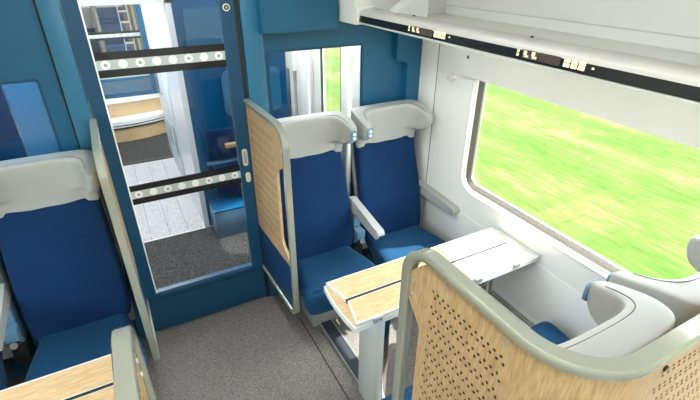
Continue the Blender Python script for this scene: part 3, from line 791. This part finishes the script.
YS = 1.955                       # far seats; the near row mirrors about the tables
YN = 2 * 1.258 - YS
a = make_seat(1, 'far right aisle seat between the oak divider and the window seat'); a.location = (0.875, YS, 0); seat_extras(a, 1)
b = make_seat(-1, 'far right window seat with a sunlit cushion'); b.location = (1.390, YS, 0)
c = copy_tree(a); c['label'] = 'near right aisle seat seen from above behind the curved rail'
c.location = (1.390, YN, 0); c.rotation_euler.z = math.pi
d = copy_tree(b); d.location = (0.875, YN, 0); d.rotation_euler.z = math.pi
c['label'], d['label'] = 'near right window seat, its headrest against the big window', 'near right aisle seat seen from above behind the curved rail'
for st_ in (c, d):
    for ch in st_.children:
        if ch.name.startswith('cushion'): ch.location = (0, -0.115, 0.014)     # these two seats are slid forward
e = copy_tree(b); e.location = (0.485 - 0.875, YS, 0); e['label'] = 'left hand aisle seat beside the glass door'
f = copy_tree(a); f.location = (0.485 - 1.408, YS, 0); f['label'] = 'left hand window seat at the left picture edge'

# armrest fixed to the side wall
wa = empty('side_armrest', (1.65, 1.92, 0.66), label='grey wall armrest between the far window seat and the window', cat='rest')
bm = bmesh.new(); plate(bm, [rpoly([(0.22, 0.045, 0.012), (-0.20, 0.022, 0.012), (-0.218, 0.0, 0.010), (-0.20, -0.022, 0.012), (0.22, -0.02, 0.01)], 4)], -0.027, 0.0255, YZ)
link('pad', bm, 'shell', wa, 40)
bm = bmesh.new(); plate(bm, [rpoly([(0.2, -0.005, 0.004), (-0.20, -0.012, 0.004), (-0.19, -0.03, 0.005), (0.2, -0.032, 0.005)], 3)], -0.022, 0.0255, YZ)
link('base', bm, 'alu', wa, 40)

# ------------------------------------------------------------------ dividers (local: y = 0 at the front tube, +y towards the seat back)
TUBE = [(0.0165, 0.003), (0.0155, 0.0085), (0.0120, 0.0125), (0.0075, 0.0138), (0.0060, 0.0102), (-0.0060, 0.0102), (-0.0075, 0.0138), (-0.0120, 0.0125), (-0.0155, 0.0085), (-0.0165, 0.003),
        (-0.0165, -0.008), (-0.0140, -0.0125), (0.0140, -0.0125), (0.0165, -0.008)]
def arc(c, r, a0, a1, n=8):
    return [(c[0] + r * math.cos(math.radians(a0 + (a1 - a0) * i / n)), c[1] + r * math.sin(math.radians(a0 + (a1 - a0) * i / n))) for i in range(n + 1)]

def divider(loc, rotz, label, depth=0.53, wrap=0, wrap_len=0.0):
    t = empty('seat_divider', loc, rotz, label=label, cat='divider', group='oak seat dividers')
    z0, z1, r = 0.27, 1.345, 0.10
    path = []
    if wrap == 0:
        path += [(0, depth - 0.004, z1)]
        path += [(0, y, z) for y, z in arc((r, z1 - r), r, 90, 180)]
        path += [(0, y, z) for y, z in arc((0.05, z0 + 0.05), 0.05, 180, 270, 6)]
        path += [(0, depth - 0.004, z0)]
        bm = bmesh.new(); sweep(bm, path, [(a, -b) for a, b in TUBE], (1, 0, 0))
    else:
        cr = 0.15
        path = [((0, depth - 0.2, z0), (1, 0, 0)), ((0, depth - 0.3, z0), (1, 0, 0))]
        path += [((0, y, z), (1, 0, 0)) for y, z in reversed(arc((0.05, z0 + 0.05), 0.05, 180, 270, 6))]
        path += [((0, y, z), (1, 0, 0)) for y, z in reversed(arc((r, z1 - r), r, 90, 180, 10))]
        for i in range(11):
            a = math.radians(90 * i / 10)
            path.append(((wrap * (cr - cr * math.cos(a)), depth - cr + cr * math.sin(a), z1), (math.cos(a), -wrap * math.sin(a), 0)))
        path.append(((wrap * wrap_len, depth, z1), (0, -wrap, 0)))
        bm = bmesh.new(); sweep(bm, [p for p, _ in path], [(a * 1.12, b * 1.2) for a, b in TUBE], [s for _, s in path])
    link('tube_frame', bm, 'tube', t, 28)
    # oak panel with rows of small holes
    yb = depth - 0.004 if wrap == 0 else depth - 0.15
    zb, zt = 0.585, z1 - 0.012
    nx = 0.078 if wrap else 0.125                    # how far the panel's front edge steps back from the tube
    pts = [(yb, zb, 0), (yb, zt, 0), (0.085, zt, 0.07), (0.014, zt - 0.075, 0.03), (0.014, 1.165, 0.01), (nx - 0.004, 1.10, 0.04), (nx, 0.68, 0.06), (0.030, 0.625, 0.02), (0.028, zb, 0)]
    bm = bmesh.new()
    nu = int((yb - 0.008 - 0.108) / 0.0195) if wrap else int((yb - 0.015 - 0.150) / 0.0195)
    q = perforated(bm, 0.108 if wrap else 0.150, 1.268, nu, 12, YZ, -0.007, 0.007)
    plate(bm, [rpoly(pts, 4), [(q[0], q[1]), (q[2], q[1]), (q[2], q[3]), (q[0], q[3])]], -0.007, 0.007, YZ)
    if wrap:
        # the panel bends round the corner and runs on behind the seats
        cr = 0.15; n = 8
        loft_r = []
        for i in range(n + 1):
            a = math.radians(90 * i / n); q = []
            for rr, z in ((cr + 0.007, zb), (cr + 0.007, zt), (cr - 0.007, zt), (cr - 0.007, zb)):
                q.append((wrap * (cr - rr * math.cos(a)), yb + rr * math.sin(a), z))
            loft_r.append(q)
        loft(bm, loft_r)
        lo = [[(cr, zb), (wrap_len, zb), (wrap_len, zt), (cr, zt)]]
        q = perforated(bm, cr + 0.085, 1.283, 30, 10, lambda u, v, w: (wrap * u, w, v), depth - 0.007, depth + 0.007)
        lo.append([(q[0], q[1]), (q[2], q[1]), (q[2], q[3]), (q[0], q[3])])
        plate(bm, lo, depth - 0.007, depth + 0.007, lambda u, v, w: (wrap * u, w, v))
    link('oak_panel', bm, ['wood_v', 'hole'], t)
    # black sheet added inside the panel so the holes look shaded
    bx_ = bmesh.new(); box(bx_, (-0.001, nx + 0.008, zb + 0.01), (0.001, yb - 0.01, zt - 0.03)); link('dark_backing', bx_, 'black', t)
    # lower blue panel
    bm = bmesh.new(); plate(bm, [rpoly([(yb if not wrap else depth - 0.16, zb - 0.004, 0), (0.018, zb - 0.004, 0.0), (0.018, z0 + 0.016, 0.035), (yb if not wrap else depth - 0.16, z0 + 0.016, 0)], 4)], -0.006, 0.006, YZ)
    link('lower_panel', bm, 'blue_panel_seat', t, 30)
    for y, z in ((0.032, 1.235), (0.030, 1.19), (0.16, zt - 0.022), (yb - 0.03, zt - 0.03), (0.05, zb + 0.03)):
        for s in (-1, 1):
            bm = bmesh.new(); cyl(bm, (s * 0.006, y, z), (s * 0.0105, y, z), 0.0065, 12); link('screw', bm, 'alu', t, 40)
    if wrap:
        bm = bmesh.new(); cyl(bm, (wrap * 0.24, depth + 0.006, zt - 0.045), (wrap * 0.24, depth + 0.011, zt - 0.045), 0.007, 12); link('screw', bm, 'black', t, 40)
    return t

divider((0.603, 1.735, 0), math.radians(2.0), 'far right oak divider between the glass door and the aisle seat', 0.515)
divider((-0.118, 1.745, 0), math.radians(1.0), 'narrow far left divider standing right beside the left glass door frame', 0.505)
divider((0.603, 0.772, 0), math.pi, 'large near right oak divider with a grey rail curving behind the seats', 0.53, -1, 1.06)
divider((-0.100, 0.83, 0), math.pi, 'near left divider at the bottom edge in front of the left table', 0.58, 1, 1.06)

# ------------------------------------------------------------------ folding tables (local x: aisle end -> wall)
def table(loc, mir, label):
    t = empty('folding_table', loc, 0, label=label, cat='table', group='oak folding tables')
    f = lambda u, v, w: (mir * u, v, w)
    def pl(name, loops, z0, z1, m, par=t, bev=0, smooth=None):
        bm = bmesh.new(); plate(bm, loops, z0, z1, f); return link(name, bm, m, par, smooth)
    # u measured from the far tip of the aisle end; y centred on the gap
    n = 10
    core = [(0.012 * (abs(1 - 2 * i / n) ** 2) , -0.146 + 0.292 * i / n) for i in range(n + 1)]
    core = core + [(1.05, 0.146), (1.065, 0.13), (1.065, -0.13), (1.05, -0.146)]
    pl('core', [core], 0.688, 0.712, 'trimgrey')
    inner = [(u + 0.008, v * 0.955) for u, v in core if u < 0.2] + [(0.09, 0.139), (0.09, -0.139)]
    pl('core_top', [inner], 0.712, 0.7135, 'wood_x')
    for s in (-1, 1):
        out = [(0.020, s * 0.144), (0.052, s * 0.0075), (0.977, s * 0.0075), (1.012, s * 0.144)]
        lf = pl('leaf', [rpoly([(u, v, 0.004) for u, v in out], 3)], 0.7136, 0.731, 'trimgrey')
        ins = [(0.030, s * 0.136), (0.059, s * 0.0115), (0.970, s * 0.0115), (1.001, s * 0.136)]
        pl('leaf_top', [ins], 0.731, 0.7322, 'wood_x', lf)
        for u in (0.12, 0.66, 0.90):
            bm = bmesh.new()
            box(bm, (mir * (u - 0.022), s * 0.1445, 0.700), (mir * (u + 0.022), s * 0.1495, 0.728), 0.002); h = link('hinge', bm, 'alu', t)
            for q in (-1, 1):
                bm = bmesh.new(); cyl(bm, (mir * (u + q * 0.011), s * 0.1495, 0.714), (mir * (u + q * 0.011), s * 0.152, 0.714), 0.004, 8); link('hinge_screw', bm, 'chrome', h)
    bx2 = bmesh.new(); box(bx2, (mir * 0.05, -0.0070, 0.7136), (mir * 0.975, 0.0070, 0.7300)); link('gap_strip', bx2, 'black', t)
    # leg and wall post
    bm = bmesh.new(); box(bm, (mir * 0.160, -0.078, 0.0), (mir * 0.205, 0.078, 0.688), 0.006); link('leg', bm, 'trimgrey', t, 40)
    bm = bmesh.new(); box(bm, (mir * 0.205, -0.070, 0.0), (mir * 0.235, 0.070, 0.688), 0.003); link('leg_cover', bm, 'chrome', t, 40)
    bm = bmesh.new(); cyl(bm, (mir * 0.95, 0.03, 0.31), (mir * 0.95, 0.03, 0.688), 0.018, 14); link('wall_post', bm, 'chrome', t, 40)
    bm = bmesh.new(); box(bm, (mir * 0.93, -0.05, 0.660), (mir * 1.062, 0.06, 0.688), 0.004); link('wall_bracket', bm, 'trimgrey', t, 40)
    return t
table((0.611, 1.258, 0), 1, 'right hand oak folding table under the big window')
table((-0.126, 1.258, 0), -1, 'left hand oak folding table at the bottom left corner')

# ------------------------------------------------------------------ the meadow outside
bm = bmesh.new(); box(bm, (-45, -45, -1.35), (60, 60, -1.25))
g = link('ground', bm, 'grass'); tag(g, 'sunlit meadow passing outside the windows', **ST)
